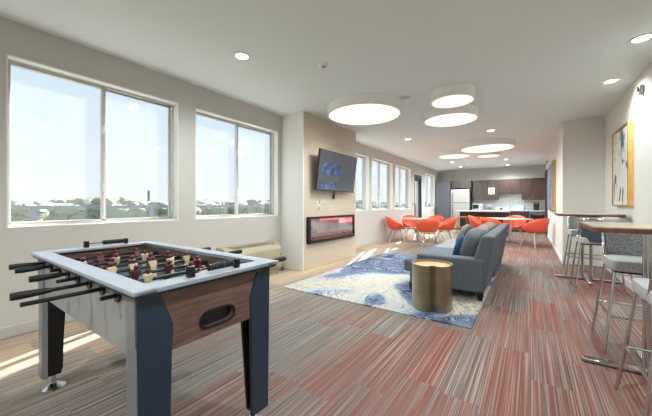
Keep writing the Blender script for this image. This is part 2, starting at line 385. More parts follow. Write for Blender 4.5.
def window(i, a, b_, z0, z1):
    root = bpy.data.objects.new('window_%d' % i, None); C.objects.link(root); root.location = (XL-.14, (a+b_)/2, z0); root['kind'] = 'structure'
    h = z1-z0; w2 = (b_-a)/2; f = .03
    fr = MB().box(-.04,.04,-w2,w2,0,f).box(-.04,.04,-w2,w2,h-f,h).box(-.04,.04,-w2,-w2+f,f,h-f).box(-.04,.04,w2-f,w2,f,h-f)
    fr.build('window_frame', 'winframe', root, bevel=.004)
    m0 = -.055
    s1 = MB().box(-.012,.038,-w2+f,-w2+f+.012,f,h-f).box(-.012,.038,m0+.02,m0+.05,f,h-f).box(-.012,.038,-w2+f,m0+.05,f,f+.022).box(-.012,.038,-w2+f,m0+.05,h-f-.022,h-f)
    s1.build('sliding_sash', 'winframe', root, bevel=.003)
    s2 = MB().box(-.035,-.012,m0+.03,m0+.075,f,h-f).box(-.035,-.012,w2-f-.02,w2-f,f,h-f).box(-.035,-.012,m0+.05,w2-f,f,f+.022).box(-.035,-.012,m0+.05,w2-f,h-f-.022,h-f)
    s2.build('fixed_sash', 'winframe', root, bevel=.003)
    MB().box(.008,.014,-w2+f,m0+.03,f,h-f).build('window_pane', 'glass', root)
    MB().box(-.027,-.021,m0+.05,w2-f,f,h-f).build('window_pane', 'glass', root)
    for zz in (.35, h-.55): MB().box(.038,.052,m0+.022,m0+.046,zz,zz+.09).build('window_latch', 'white', root, bevel=.004)
    # pale reveal lining and sill
    MB().box(.04,.142,-w2,w2,0,.014).build('window_sill', 'white', root, bevel=.003)
    MB().box(.04,.142,-w2,w2,h-.012,h).box(.04,.142,-w2,-w2+.012,.014,h-.012).box(.04,.142,w2-.012,w2,.014,h-.012).build('window_lining', 'white', root)
for i, wd in enumerate(WIN): window(i+1, *wd)
# glazed balcony door
a, b_, z0, z1 = DOOR
d = bpy.data.objects.new('door_1', None); C.objects.link(d); d.location = (XL-.06, (a+b_)/2, 0); d['kind'] = 'structure'
hw = (b_-a)/2
MB().box(-.06,.07,-hw,-hw+.06,0,z1).box(-.06,.07,hw-.06,hw,0,z1).box(-.06,.07,-hw+.06,hw-.06,z1-.12,z1).build('door_frame', 'dark', d, bevel=.004)
MB().box(-.02,.03,-hw+.06,-hw+.15,.01,z1-.12).box(-.02,.03,hw-.15,hw-.06,.01,z1-.12).box(-.02,.03,-hw+.15,hw-.15,.01,.2).box(-.02,.03,-hw+.15,hw-.15,z1-.24,z1-.12).build('door_leaf', 'dark', d, bevel=.004)
MB().box(0,.008,-hw+.15,hw-.15,.2,z1-.24).build('door_pane', 'glass', d)
cyl(cyl(MB().tube([(.07,-hw+.11,.85),(.07,-hw+.11,1.2)], .012), (.03,-hw+.11,.88),(.07,-hw+.11,.88),.008), (.03,-hw+.11,1.17),(.07,-hw+.11,1.17),.008).build('door_handle', 'chrome', d, smooth=True)
# dark door of the hall
d = bpy.data.objects.new('door_2', None); C.objects.link(d); d.location = (XH, 13.95, 0); d['kind'] = 'structure'
MB().box(-.05,0,-.55,-.47,0,2.45).box(-.05,0,.47,.55,0,2.45).box(-.05,0,-.47,.47,2.37,2.45).build('door_frame', 'dark', d, bevel=.004)
MB().box(-.03,0,-.47,.47,0,2.37).build('door_leaf', 'dark', d, bevel=.003)
MB().tube([(-.08,-.38,1.02),(-.08,-.26,1.02)],.01).tube([(-.03,-.38,1.02),(-.08,-.38,1.02)],.01).build('door_handle','chrome',d,smooth=True)
tag(MB().box(XH-.036, XH-.031, 13.62, 13.9, 1.72, 2.0).build('paper_notice', 'paper'), 'white paper sheet taped on the dark hall door', 'notice')

# ------------------------------------------------------------------ outside
struct(MB().box(-1500, -6.2, -900, 1500, -7.2, -7), 'ground', 'ground')
struct(MB().box(-5.75, XL-T, YR-1, YB+3, -.25, -.02), 'terrace', 'deck')
r = thing('balcony_railing', 'blue grey metal balcony railing beyond the windows', 'railing', (-5.6, 6, 0))
MB().box(-.03,.03,-10,12,1.115,1.165).build('top_rail','railing',r,bevel=.004)
MB().box(-.015,.015,-10,12,.925,.945).box(-.015,.015,-10,12,.08,.1).build('lower_rail','railing',r)
for k in range(15):
    y = -9.6+k*1.53
    MB().box(-.025,.025,y-.03,y+.03,-.02,1.125).build('post','railing',r,bevel=.003)
g = MB()
for k in range(200): yy = -9.95+k*.11; g.box(-.003,.003,yy-.003,yy+.003,.1,.925)
for k in range(7): g.box(-.003,.003,-10,12,.2+k*.1,.206+k*.1)
g.build('wire_mesh','railing',r)['kind'] = 'stuff'

def crown(rad, seed, hz=1.0):
    rnd = random.Random(seed); bm = bmesh.new()
    for k in range(16):
        a = rnd.random()*2*PI; q = rad*(.15+.5*rnd.random()); s_ = rad*(.28+.2*rnd.random())
        mt = Matrix.Translation((math.cos(a)*q, math.sin(a)*q, (rnd.random()-.4)*rad*.9*hz)) @ Matrix.Diagonal((s_, s_, s_*.85*hz, 1))
        bmesh.ops.create_icosphere(bm, subdivisions=3, radius=1, matrix=mt)
    for v in bm.verts:
        v.co += Vector((rnd.uniform(-1,1), rnd.uniform(-1,1), rnd.uniform(-1,1)))*rad*.07
    me = bpy.data.meshes.new('crown'); bm.to_mesh(me); bm.free(); me.materials.append(M['tree'])
    for p in me.polygons: p.use_smooth = True
    return me
crowns = [crown(3.4, s) for s in (1, 2, 3, 4)]
trunk = MB().tube([(0,0,-7),(0,0,-.5)], .35, 8, r1=.2)
tmesh = None
def tree(x, y, z, s, k, label, group):
    global tmesh
    t = thing('tree', label, 'tree', (x, y, -7.0), k*.9, group)
    o = bpy.data.objects.new('crown', crowns[k % 4]); C.objects.link(o); o.parent = t; o.location = (0,0,7+z); o.scale = (s,s,s*.8)
    if tmesh is None:
        q = MB().tube([(0,0,0),(0,0,5.6)], .35, 8, r1=.2).build('trunk', 'cabb', t); tmesh = q.data
    else:
        q = bpy.data.objects.new('trunk', tmesh); C.objects.link(q); q.parent = t
    return t
k = 0
def spread(D, angs, zoff, s, label, group):
    global k
    for an in angs:
        k += 1; D2 = D*(1+.12*random.random()); tree(-D2*math.cos(an), D2*math.sin(an), zoff+random.uniform(-.2,.2), s*random.uniform(.95,1.1), k, label, group)
spread(62, [math.radians(5+i*2.3) for i in range(22)], -1.0, 1.3, 'leafy green tree in the row beyond the balcony railing', 'trees beyond the balcony')
spread(90, [math.radians(55+i*3.2) for i in range(9)], -1.2, 1.4, 'distant leafy tree seen through the far narrow windows', 'trees far past the terrace')
tree(-62*math.cos(math.radians(19.5)), 62*math.sin(math.radians(19.5)), .05, 1.15, 3, 'tall rounded tree rising above the horizon in the nearest window', None)
t = thing('chimney_tower', 'thin dark tower on the horizon in the right half of the nearest window', 'tower', (-95*math.cos(math.radians(23.8)), 95*math.sin(math.radians(23.8)), -7))
MB().tube([(0,0,0),(0,0,11)], .45, 10, r1=.3).build('shaft','dark',t); MB().tube([(0,0,11),(0,0,12)],.45,10,r1=.25).build('tower_cap','dark',t)

# ------------------------------------------------------------------ foosball table
ft = thing('foosball_table', 'foosball table with navy legs, walnut end panels and pale rails', 'foosball table', (-1.885, .81, 0))
X0,X1,Y0,Y1 = -.70,.70,-.32,.32      # body
def brd(x0,x1,y0,y1,z0,z1): return MB().box(x0,x1,y0,y1,z0,z1)
rail = MB()
ox,oy,ix,iy = .75,.36,.655,.28
MB().box(-.74,.74,-.35,-.31,.848,.862).box(-.74,.74,.31,.35,.848,.862).box(-.74,-.69,-.31,.31,.848,.862).box(.69,.74,-.31,.31,.848,.862).build('rail_underside','navy',ft)
z0,z1 = .862,.88
rail.box(-ox,ox,-oy,-iy,z0,z1).box(-ox,ox,iy,oy,z0,z1).box(-ox,-ix,-iy,iy,z0,z1).box(ix,ox,-iy,iy,z0,z1)
rail.build('top_rail','rail',ft,bevel=.004)
MB().box(X0,X1,Y0,Y0+.025,.60,z0).build('side_panel','silver',ft); MB().box(X0,X1,Y1-.025,Y1,.60,z0).build('side_panel','silver',ft)
for sx in (-1,1):
    # end panel with an oval ball return hole
    xa, xb = (X1-.025, X1) if sx > 0 else (X0, X0+.025)
    hole = [(.085*math.copysign(abs(math.cos(t))**.5,math.cos(t))*1.0, .034*math.copysign(abs(math.sin(t))**.7,math.sin(t))) for t in [2*PI*i/32+.0001 for i in range(32)]]
    outer = []
    for (hy, hz) in hole:
        sc_ = min(.305/max(abs(hy),1e-6), .125/max(abs(hz),1e-6)); outer.append((hy*sc_, hz*sc_))
    vs = []; fs = []
    for xx in (xa, xb):
        for (p, q) in hole: vs.append((xx, p+.012, q+.672))
        for (p, q) in outer: vs.append((xx, p, q+.725))
    n = 32
    for i in range(n):
        j = (i+1) % n
        fs += [(i,j,n+j,n+i), (2*n+i,3*n+i,3*n+j,2*n+j), (i,2*n+i,2*n+j,j)]
    p_ = MB().add(vs, fs).build('end_panel','walnut',ft)
    ring = [(X1*sx+.002*sx, p*1.04+.012, q*1.1+.672) for (p,q) in hole]; ring.append(ring[0]); ring.append(ring[1])
    MB().tube(ring, .006, 6).build('goal_hole_rim','black',p_, smooth=True)
    MB().box(*sorted((sx*(X1-.030),sx*(X1-.026))),-.12,.14,.615,.76).build('ball_return','black',p_)
MB().box(-ix,ix,-iy,iy,.62,.735).build('playing_field','field',ft)
lin_ = MB().box(-ix,ix,-iy-.012,-iy,.735,.85).box(-ix,ix,iy,iy+.012,.735,.85); lin_.build('side_lining','walnutx',ft)
for sx in (-1,1): MB().box(*sorted((sx*ix,sx*(ix+.012))),-iy,iy,.735,.85).build('end_lining','walnut',ft)
# field markings
mk = MB()
mk.box(-.004,.004,-iy,iy,.735,.7365)
pts = [(.08*math.cos(2*PI*i/28), .08*math.sin(2*PI*i/28), .736) for i in range(29)]
mk.tube(pts, .0025, 4); mk.build('field_marking','paper',ft)
# legs: L-shaped posts, flared panel on the end face
for sx in (-1,1):
    for sy in (-1,1):
        prof = [(0,.845),(.085,.845),(.135,.71),(.13,.60),(.12,.085),(.012,.085)]     # distance from the corner along Y, height
        vs = []
        xo, xi = X1+.008, X1-.012
        for xx in (xo, xi):
            for (q,zz) in prof: vs.append((sx*xx, sy*(.333-q), zz))
        n = 6
        leg = MB().add(vs, [tuple(range(n)), tuple(range(2*n-1,n-1,-1))]+[(i,(i+1)%n,n+(i+1)%n,n+i) for i in range(n)])
        lo = leg.build('leg','navy',ft, bevel=.002)
        xin = .600
        MB().hexa([(sx*xin, sy*.306,.085),(sx*(xo-.006),sy*.306,.085),(sx*(xo-.006),sy*.330,.085),(sx*(xin+.03),sy*.330,.085)],
                  [(sx*xin,sy*.306,.845),(sx*(xo-.006),sy*.306,.845),(sx*(xo-.006),sy*.330,.845),(sx*xin,sy*.330,.845)]).build('leg_side_face','silvershade',lo, bevel=.002)
        MB().hexa([(sx*(xin+.03),sy*.306,.085),(sx*(xin+.045),sy*.306,.085),(sx*(xin+.045),sy*.235,.085),(sx*(xin+.03),sy*.235,.085)],[(sx*(xin+.003),sy*.306,.60),(sx*(xin+.018),sy*.306,.60),(sx*(xin+.018),sy*.215,.60),(sx*(xin+.003),sy*.215,.60)]).build('leg_inner_face','black',lo)
        cyl(MB(), (sx*.648,sy*.268,.025),(sx*.648,sy*.268,.1),.012).lathe([(.062,0),(.062,.008),(.035,.024),(.014,.034)],(sx*.648,sy*.268,0),24).build('levelling_foot','chrome',lo, smooth=True)
        MB().box(*sorted((sx*(xin+.045),sx*(X1-.012))), *sorted((sy*.306, sy*.235)), .085,.1).build('foot_bracket','black',lo)
# rods with handles, bumpers and players
def ray_y(px, X):   # how far a rod end reaches out towards the near side
    u = (px-326)/292; s_, c_ = .5727, .8198
    return X*(c_+s_*u)/(-s_+c_*u)
teams = ['m','m','c','m','c','m','c','c']; cnt = [1,2,3,5,5,3,2,1]
endpx = [9, 15, 50, 29, 56, 10, 20, 100]
rx0 = -2.49
for i in range(8):
    X = rx0+i*.160; lx = X+1.885; z = .82; near = i in (0,1,3,5)
    ye = ray_y(endpx[i], X)-.81
    far = .55 if near else .62
    if i == 4: far = .68
    if i == 6: far = .50
    if i == 7: far = .66
    rd = cyl(MB(), (lx,ye,z),(lx,far,z),.0088,10).build('rod','blackmetal',ft,smooth=True)
    hr = .017
    def handle(y0, y1):
        s_ = 1 if y1 > y0 else -1
        mb = MB().tube([(lx,y0,z),(lx,y0+s_*.012,z),(lx,y0+s_*.03,z)],hr*.9,12,hr).tube([(lx,y0+s_*.03,z),(lx,y1-s_*.02,z)],hr,12,hr*.78).tube([(lx,y1-s_*.02,z),(lx,y1,z)],hr*.78,12,hr*.55)
        mb.build('handle','black',rd,smooth=True)
    if near: handle(ye, ye+.125)
    else: handle(far, far-.125)
    for sy in (-1,1):
        yy = sy*.322
        MB().tube([(lx,yy,z),(lx,yy+sy*.008,z)],.027,16).build('rod_bushing','black',rd,smooth=True)
    tm = teams[i]; nn = cnt[i]; sh = (ye+far)*.0 + [.05,.03,-.05,-.02,.03,.04,-.03,.06][i]
    sp = {1:0,2:.22,3:.17,5:.105}[nn]
    for j in range(nn):
        py = (j-(nn-1)/2)*sp+sh
        tilt = [.1,-.5,.2,.15,-.2,.3,.1,-.3][i]
        R = Matrix.Translation((lx,py,z)) @ Matrix.Rotation(tilt,4,'Y')
        MB().lathe([(.003,.056),(.010,.053),(.0135,.045),(.011,.036),(.006,.03)],(0,0,0),12).xf(R).build('player_head','maroon',rd,smooth=True)
        bd = MB().hexa([(-.012,-.017,-.012),(.012,-.017,-.012),(.012,.017,-.012),(-.012,.017,-.012)],[(-.011,-.021,.03),(.011,-.021,.03),(.011,.021,.03),(-.011,.021,.03)])
        bd.hexa([(-.012,-.012,-.074),(.012,-.012,-.074),(.012,.012,-.074),(-.012,.012,-.074)],[(-.011,-.014,-.012),(.011,-.014,-.012),(.011,.014,-.012),(-.011,.014,-.012)])
        bd.xf(R).build('player','cream' if tm == 'c' else 'maroon',rd,bevel=.004)
    for sy in (-1,1):
        MB().tube([(lx,sy*(iy-.004),z),(lx,sy*(iy-.03),z)],.014,12).build('bumper','black',rd,smooth=True)
# bead counters on the end rails, cup holders
for sx in (-1,1):
    xx = sx*.705
    y0_, y1_ = (-.12,.105) if sx > 0 else (-.08,.16)
    sc = MB().tube([(xx,y0_,.905),(xx,y1_,.905)],.003,8).box(xx-.014,xx+.014,y0_-.016,y0_+.010,.88,.925).box(xx-.014,xx+.014,y1_-.004,y1_+.016,.88,.922).build('score_counter','blackmetal',ft)
    for j in range(10):
        yb = y1_-.012-j*.0135
        MB().tube([(xx,yb,.905),(xx,yb-.010,.905)],.016,12).build('counter_bead','black',sc,smooth=True)

# ------------------------------------------------------------------ air conditioner below the second window
ac = thing('air_conditioner', 'long beige wall air conditioner under the window beside the fireplace wall', 'air conditioner', (-3.66, 3.17, .0))
def ext(prof, y0, y1):    # profile in X,Z swept along Y
    n = len(prof); return MB().add([(p[0],y0,p[1]) for p in prof]+[(p[0],y1,p[1]) for p in prof], [tuple(range(n)), tuple(range(2*n-1,n-1,-1))]+[(i,(i+1)%n,n+(i+1)%n,n+i) for i in range(n)])
ext([(-.16,.07),(.09,.07),(.13,.12),(.14,.3),(.12,.43),(.06,.50),(-.04,.53),(-.16,.53)], -.52,.52).build('cabinet','beige',ac,bevel=.02)
ext([(-.16,.05),(.08,.05),(.12,.11),(.135,.3),(.112,.44),(.05,.515),(-.04,.545),(-.16,.545)], .5,.56).build('end_cap','beige',ac,bevel=.02)
ext([(-.16,.05),(.08,.05),(.12,.11),(.135,.3),(.112,.44),(.05,.515),(-.04,.545),(-.16,.545)], -.56,-.5).build('end_cap','beige',ac,bevel=.02)
lv = MB()
for j in range(9): xx = -.12+j*.018; lv.box(xx,xx+.01,-.4,.36,.528,.538)
lv.build('louvre_grille','beiged',ac)
MB().box(.126,.141,-.46,.46,.28,.292).build('front_seam','beiged',ac)
MB().box(-.02,.06,.40,.48,.51,.527).build('control_panel','beiged',ac)
MB().box(-.14,.08,-.5,.5,0,.07).build('plinth','beiged',ac)
MB().tube([(.14,.51,.33),(.146,.51,.33)],.012,12).build('maker_badge','black',ac)
MB().tube([(.0,.56,.06),(.05,.66,.015),(-.03,.76,.012),(-.12,.8,.02)],.008,8).build('power_cord','black',ac,smooth=True)

# ------------------------------------------------------------------ television, fireplace, outlet
tv = thing('television', 'large flat television mounted on the tiled fireplace wall', 'television', (-3.19, 4.92, 1.44))
tl = Matrix.Rotation(.13,4,'Y')
MB().box(-.025,.012,-.685,.685,0,.76).xf(tl).build('television_body','black',tv,bevel=.006)
MB().box(.0122,.0135,-.672,.672,.015,.748).xf(tl).build('screen','screen',tv)
MB().box(-.106,-.09,-.2,.2,.2,.5).box(-.09,-.0,-.03,.03,.3,.36).box(-.095,-.02,-.12,-.08,.2,.5).box(-.095,-.02,.08,.12,.2,.5).build('wall_bracket','dark',tv)
MB().tube([(-.03,.0,.01),(-.05,-.01,-.06),(-.06,0,-.12)],.012,8).box(-.07,-.045,-.025,.025,-.15,-.06).build('power_adapter','black',tv)
ou = thing('wall_socket', 'small recessed cable socket below the television', 'socket', (-3.297, 4.45, 1.17))
MB().box(-.003,.008,-.04,.04,-.06,.06).build('socket_plate','white',ou,bevel=.003)
MB().box(.008,.012,-.015,.015,.012,.035).box(.008,.012,-.015,.015,-.035,-.012).build('socket_face','dark',ou)
MB().tube([(.012,0,.02),(.03,.02,.07),(.015,.05,.1)],.005,6).tube([(.012,0,-.02),(.03,.01,-.06),(.02,-.03,-.09)],.005,6).build('cable','dark',ou)

fp = thing('electric_fireplace', 'wide black electric fireplace set in the tiled wall', 'fireplace', (-3.298, 4.945, .465))
hw, hh = .835, .49
MB().box(0,.05,-hw,hw,0,.045).box(0,.05,-hw,hw,hh-.035,hh).box(0,.05,-hw,-hw+.07,.045,hh-.035).box(0,.05,hw-.03,hw,.045,hh-.035).build('frame','black',fp,bevel=.004)
MB().box(.0,.006,-hw+.07,hw-.03,.045,hh-.035).build('back_lining','fireback',fp)
MB().box(.006,.034,-hw+.07,hw-.03,.045,.075).build('ember_bed','log',fp)
random.seed(3)
for j in range(7):
    y = -.68+j*.21; MB().tube([(.02,y,.09+.03*random.random()),(.024,y+.1,.10),(.02,y+.19,.085+.03*random.random())],.013,8).build('log','log',fp,smooth=True)
cr = MB()
for j in range(60):
    y = .2+.58*random.random(); z = .08+.14*random.random()*random.random()*1.6; s_ = .008+.01*random.random(); cr.box(.01,.01+s_,y,y+s_,z,z+s_)
cr.build('glass_crystals','crystal',fp)['kind']='stuff'
MB().box(.006,.014,-.45,.19,hh-.085,hh-.038).box(.006,.014,.24,.79,hh-.16,hh-.06).build('flame_light','glow',fp)
MB().box(.036,.04,-hw+.07,hw-.03,.045,hh-.035).build('glass_front','fglass',fp)

# ------------------------------------------------------------------ ceiling fixtures
def drum(x, y, r, label, grp):
    t = thing('drum_light', label, 'ceiling light', (x, y, CE), 0, grp)
    MB().lathe([(r,0),(r,-.145),(r-.012,-.15),(r-.03,-.146),(r-.03,-.1)],(0,0,0),64).build('drum_shade','drum',t,smooth=True)
    MB().lathe([(r-.03,-.136),(r-.03,-.141),(.001,-.141)],(0,0,0),64).build('diffuser','lamp',t)
drum(-2.32,4.45,.62,'largest round drum ceiling light, near the television', None)
drum(-.94,4.59,.31,'small round drum light nearest the camera, above the sofa', None)
drum(-1.18,5.60,.46,'medium round drum light just behind the small near one', None)
drum(-.97,9.04,.65,'large round drum light in the far cluster above the dining tables', None)
drum(-1.98,9.94,.46,'medium round drum light left in the far cluster', None)
drum(-1.07,10.45,.32,'small round drum light, farthest of the far cluster', None)
dl = [(-2.63,2.13,'round recessed downlight above the foosball table'), (.91,4.18,'recessed downlight above the nearer bar table, cut by the picture edge'), (.89,5.40,'recessed downlight above the farther bar table'),
      (-.72,7.49,'recessed downlight alone between the two drum light clusters'), (-2.54,7.27,'recessed downlight near the window wall past the television'),
      (-2.51,12.24,'recessed downlight before the refrigerator, nearer of the left pair'), (-2.51,13.96,'recessed downlight before the refrigerator, farther of the left pair'),
      (-.73,12.67,'recessed downlight above the island, nearer of the right pair'), (-.76,14.43,'recessed downlight by the wall cabinets, farther of the right pair'),
      (-1.9,-.9,'added unseen recessed downlight behind the camera, on the window side'), (.2,-.9,'added unseen recessed downlight behind the camera, near the right wall'), (.2,1.6,'added unseen recessed downlight just in front of the camera, near the right wall')]  # last three fixtures are added out of view for more light
for (x,y,lb) in dl:
    t = thing('downlight', lb, 'downlight', (x,y,CE))
    MB().lathe([(.09,0),(.09,-.006),(.07,-.01),(.066,-.004),(.066,0)],(0,0,0),32).build('trim_ring','white',t,smooth=True)
    MB().lathe([(.066,-.001),(.066,-.003),(.001,-.003)],(0,0,0),32).build('lens','down',t)
for (x,y,lb) in dl:
    L = bpy.data.lights.new('downlight_beam','SPOT'); L.energy = (105 if y < 11 else 170) if x < .8 else 65; L.spot_size = math.radians(165); L.spot_blend = .9; L.shadow_soft_size = .07; L.color = (.93,1,1)
    o = bpy.data.objects.new('downlight_beam', L); C.objects.link(o); o.location = (x,y,CE-.03)
for (x,y,r_,e_) in [(-2.32,4.45,.5,170),(-.94,4.59,.25,70),(-1.18,5.6,.38,110),(-.97,9.04,.5,190),(-1.98,9.94,.38,140),(-1.07,10.45,.25,90)]:
    L = bpy.data.lights.new('drum_lamp','SPOT'); L.energy = e_; L.spot_size = math.radians(172); L.spot_blend = 1; L.shadow_soft_size = r_*.5; L.color = (.95,1,.99)
    o = bpy.data.objects.new('drum_lamp', L); C.objects.link(o); o.location = (x,y,CE-.16)
t = thing('smoke_detector','small white smoke detector on the ceiling above the fireplace wall corner','smoke detector',(-2.0,2.8,CE))
MB().lathe([(.055,0),(.055,-.02),(.04,-.035),(.001,-.035)],(0,0,0),28).build('detector_body','white',t,smooth=True)
MB().lathe([(.028,-.035),(.02,-.045),(.001,-.045)],(.01,0,0),16).build('sensor_cap','steel',t,smooth=True)
t = thing('ceiling_speaker','round grey ceiling speaker between the drum lights','speaker',(-1.58,4.39,CE))
MB().lathe([(.1,0),(.1,-.008),(.085,-.01),(.085,-.002)],(0,0,0),32).build('speaker_ring','white',t,smooth=True)
MB().lathe([(.085,-.003),(.085,-.006),(.001,-.006)],(0,0,0),32).build('speaker_grille','base',t)
t = thing('sprinkler','pale sprinkler cover plate on the ceiling by the alcove','sprinkler',(.93,6.62,CE))
MB().lathe([(.06,0),(.055,-.008),(.001,-.01)],(0,0,0),24).build('cover_plate','white',t,smooth=True)
t = thing('wall_alarm','small grey alarm strobe high on the right wall','alarm',(XR,5.27,2.62))
MB().box(-.04,0,-.045,.045,-.06,.06).build('alarm_body','steel',t,bevel=.008); MB().box(-.055,-.04,-.025,.025,-.01,.04).build('strobe_lens','dark',t,bevel=.004)
t = thing('light_switch','dark switch plate beside the balcony door','switch',(XL+.004,11.48,1.2))
MB().box(-.004,.004,-.04,.04,-.06,.06).build('switch_plate','dark',t,bevel=.002); MB().box(.004,.01,-.012,.012,-.02,.02).build('switch_toggle','white',t)
t = thing('hall_camera','small dark dome camera high on the hall wall','camera',(XH,12.2,2.62))
MB().box(-.05,0,-.05,.05,-.05,.05).build('camera_mount','white',t,bevel=.01); MB().puff(-.06,0,-.03,.03,.03,.03,1,8,1).build('camera_dome','dark',t,smooth=True)

# ------------------------------------------------------------------ paintings
def painting(y0,y1,z0,z1,X,label,art):
    t = thing('painting',label,'painting',(X,(y0+y1)/2,z0)); w2 = (y1-y0)/2; h = z1-z0
    MB().box(-.058,0,-w2,-w2+.02,0,h).box(-.058,0,w2-.02,w2,0,h).box(-.058,0,-w2+.02,w2-.02,0,.02).box(-.058,0,-w2+.02,w2-.02,h-.02,h).build('frame','gold',t,bevel=.002)
    MB().box(-.048,-.01,-w2+.02,w2-.02,.02,h-.02).build('canvas',art,t)
    MB().box(-.062,-.058,-w2,-w2+.008,0,h).box(-.062,-.058,w2-.008,w2,0,h).box(-.062,-.058,-w2,w2,h-.008,h).box(-.062,-.058,-w2,w2,0,.008).build('frame_lip','dark',t)
painting(5.66,6.59,1.16,2.32,XR,'gold framed abstract painting in teal and cream above the bar tables','art1')
painting(9.3,12.4,1.02,2.3,XH,'gold framed blue grey painting on the hall wall beyond the corner','art2')

# ------------------------------------------------------------------ bar tables
def bar_table(loc,label):
    t = thing('bar_table',label,'table',loc)
    MB().prism(rrect(-.38,.38,-.38,.38,.07),1.005,1.035).build('tabletop','tableedge',t,bevel=.004)
    MB().prism(rrect(-.374,.374,-.374,.374,.066),1.035,1.041).build('top_surface','tabletop',t)
    for sx in (-1,1):
        for sy in (-1,1): cyl(MB(),(sx*.05,sy*.05,.03),(sx*.05,sy*.05,1.0),.014,14).build('post','chrome',t,smooth=True)
    MB().box(-.13,.13,-.13,.13,.992,1.005).build('mounting_plate','dark',t)
    ft_ = MB().prism(rrect(-.4,.4,-.032,.032,.03),.006,.03).build('foot','chrome',t,bevel=.006)
    MB().prism(rrect(-.032,.032,-.4,.4,.03),.006,.03).build('foot','chrome',t,bevel=.006)
    MB().prism(rrect(-.398,.398,-.03,.03,.028),0,.006).prism(rrect(-.03,.03,-.398,.398,.028),0,.006).build('foot_pad','black',t)
    return t
bar_table((.72,2.95,0),'high wood bar table nearest the camera by the right wall')
bar_table((.73,6.1,0),'high wood bar table farther away by the alcove corner')
def bar_stool(loc,rz,label):      # faces local +Y, back at -Y
    t = thing('bar_stool',label,'stool',loc,rz,'bar stools at the high tables')
    MB().puff(0,.01,.70,.238,.228,.045,.18,10,.25).build('seat','stoolseat',t,smooth=True)
    # curved backrest
    n = 14; vs = []; fs = []
    for layer in (0,1):
        for i in range(n+1):
            u = -1+2*i/n; xx = u*.212; yy = -.245+.07*abs(u)**3+layer*.035
            for zz, yo in ((.69,.02),(.80,.0),(.93,-.015),(.97,-.01)): vs.append((xx,yy+yo,zz))
    q = 4; off = (n+1)*q
    for i in range(n):
        for j in range(q-1):
            a0 = i*q+j; fs += [(a0,a0+q,a0+q+1,a0+1),(off+a0,off+a0+1,off+a0+q+1,off+a0+q)]
        fs += [(i*q+q-1,(i+1)*q+q-1,off+(i+1)*q+q-1,off+i*q+q-1),(i*q,off+i*q,off+(i+1)*q,(i+1)*q)]
    fs += [(0,1,off+1,off),(1,2,off+2,off+1),(2,3,off+3,off+2)]; e = n*q
    fs += [(e,off+e,off+e+1,e+1),(e+1,off+e+1,off+e+2,e+2),(e+2,off+e+2,off+e+3,e+3)]
    MB().add(vs,fs).build('backrest','stool',t,bevel=.008)
    sv = []; sf = []
    for (o1, o2) in ((-.001,0),(-.009,1)):
        for i in range(n+1):
            u = -1+2*i/n
            for zz, yo in ((.685,.02),(.80,.0),(.93,-.015),(.965,-.01)): sv.append((u*.214,-.245+.07*abs(u)**3+yo+o1,zz))
    for i in range(n):
        for j in range(q-1):
            a0 = i*q+j; sf += [(a0,a0+q,a0+q+1,a0+1),(off+a0,off+a0+1,off+a0+q+1,off+a0+q)]
        sf += [(i*q+q-1,(i+1)*q+q-1,off+(i+1)*q+q-1,off+i*q+q-1),(i*q,off+i*q,off+(i+1)*q,(i+1)*q)]
    for e in (0, n*q): sf += [(e+k_,off+e+k_,off+e+k_+1,e+k_+1) for k_ in range(3)]
    MB().add(sv,sf).build('back_shell','slate',t)
    MB().tube([(-.225,-.08,.67),(-.228,-.15,.80),(-.228,-.19,.95),(-.216,-.215,.985),(-.12,-.265,.99),(0,-.272,.99),(.12,-.265,.99),(.216,-.215,.985),(.228,-.19,.95),(.228,-.15,.80),(.225,-.08,.67)],.011,10).build('back_frame','chrome',t,smooth=True)
    MB().box(-.22,.22,-.2,.21,.645,.662).build('seat_base','black',t,bevel=.004)
    for sx in (-1,1):
        for sy in (-1,1):
            MB().tube([(sx*.215,sy*.19,.65),(sx*.29,sy*.265,0)],.0105,10).build('leg','chrome',t,smooth=True)
    f = (.215+.075*.54, .19+.075*.54)
    ps = [(-f[0],f[1],.3),(f[0],f[1],.3),(f[0],-f[1],.3),(-f[0],-f[1],.3)]
    fr = MB()
    for a_,b2 in ((0,1),(1,2),(2,3),(3,0)): fr.tube([ps[a_],ps[b2]],.008,8)
    fr.build('footrest','chrome',t,smooth=True)
    return t
st = bar_stool((.745,2.34,0),0,'grey bar stool nearest the camera, before the nearer bar table')
copy_thing(st,(.77,3.42,0),PI,'grey tweed bar stool facing the camera behind the nearer bar table')
copy_thing(st,(.78,5.38,0),0,'grey bar stool with its back to the camera at the farther bar table')
copy_thing(st,(.79,6.62,0),PI,'grey bar stool farthest away, behind the farther bar table')

# ------------------------------------------------------------------ rug, sofa, pillows, drum table
rg = MB().prism(rrect(-1.215,1.215,-1.82,1.82,.01),0,.012).build('area_rug','rug'); rg.location = (-1.675,4.88,.0)
tag(rg,'large blue and white swirled rug under the grey sofa','rug')
so = thing('sofa','long slate grey sofa standing on the blue rug, its back to the hall','sofa',(-.9,5.4,.012))
Ls = 1.47
MB().box(-.46,.33,-Ls+.02,Ls-.02,.10,.25).build('base','sofa',so,bevel=.02)
for j,(a_,b2) in enumerate(((-Ls,0),(0,Ls))):
    t0 = a_+(.21 if j == 0 else 0); t1 = b2-(.21 if j == 1 else 0)
    mb = MB().prism(([(-.54,a_+.005),(-.37,a_+.005),(-.37,t0),(.18,t0),(.18,t1),(-.54,t1)] if j == 0 else [(-.54,t0),(.18,t0),(.18,t1),(-.37,t1),(-.37,b2-.005),(-.54,b2-.005)]),.25,.42)
    mb.build('seat_cushion','seatlit' if j else 'sofa',so,bevel=.035,seg=4)
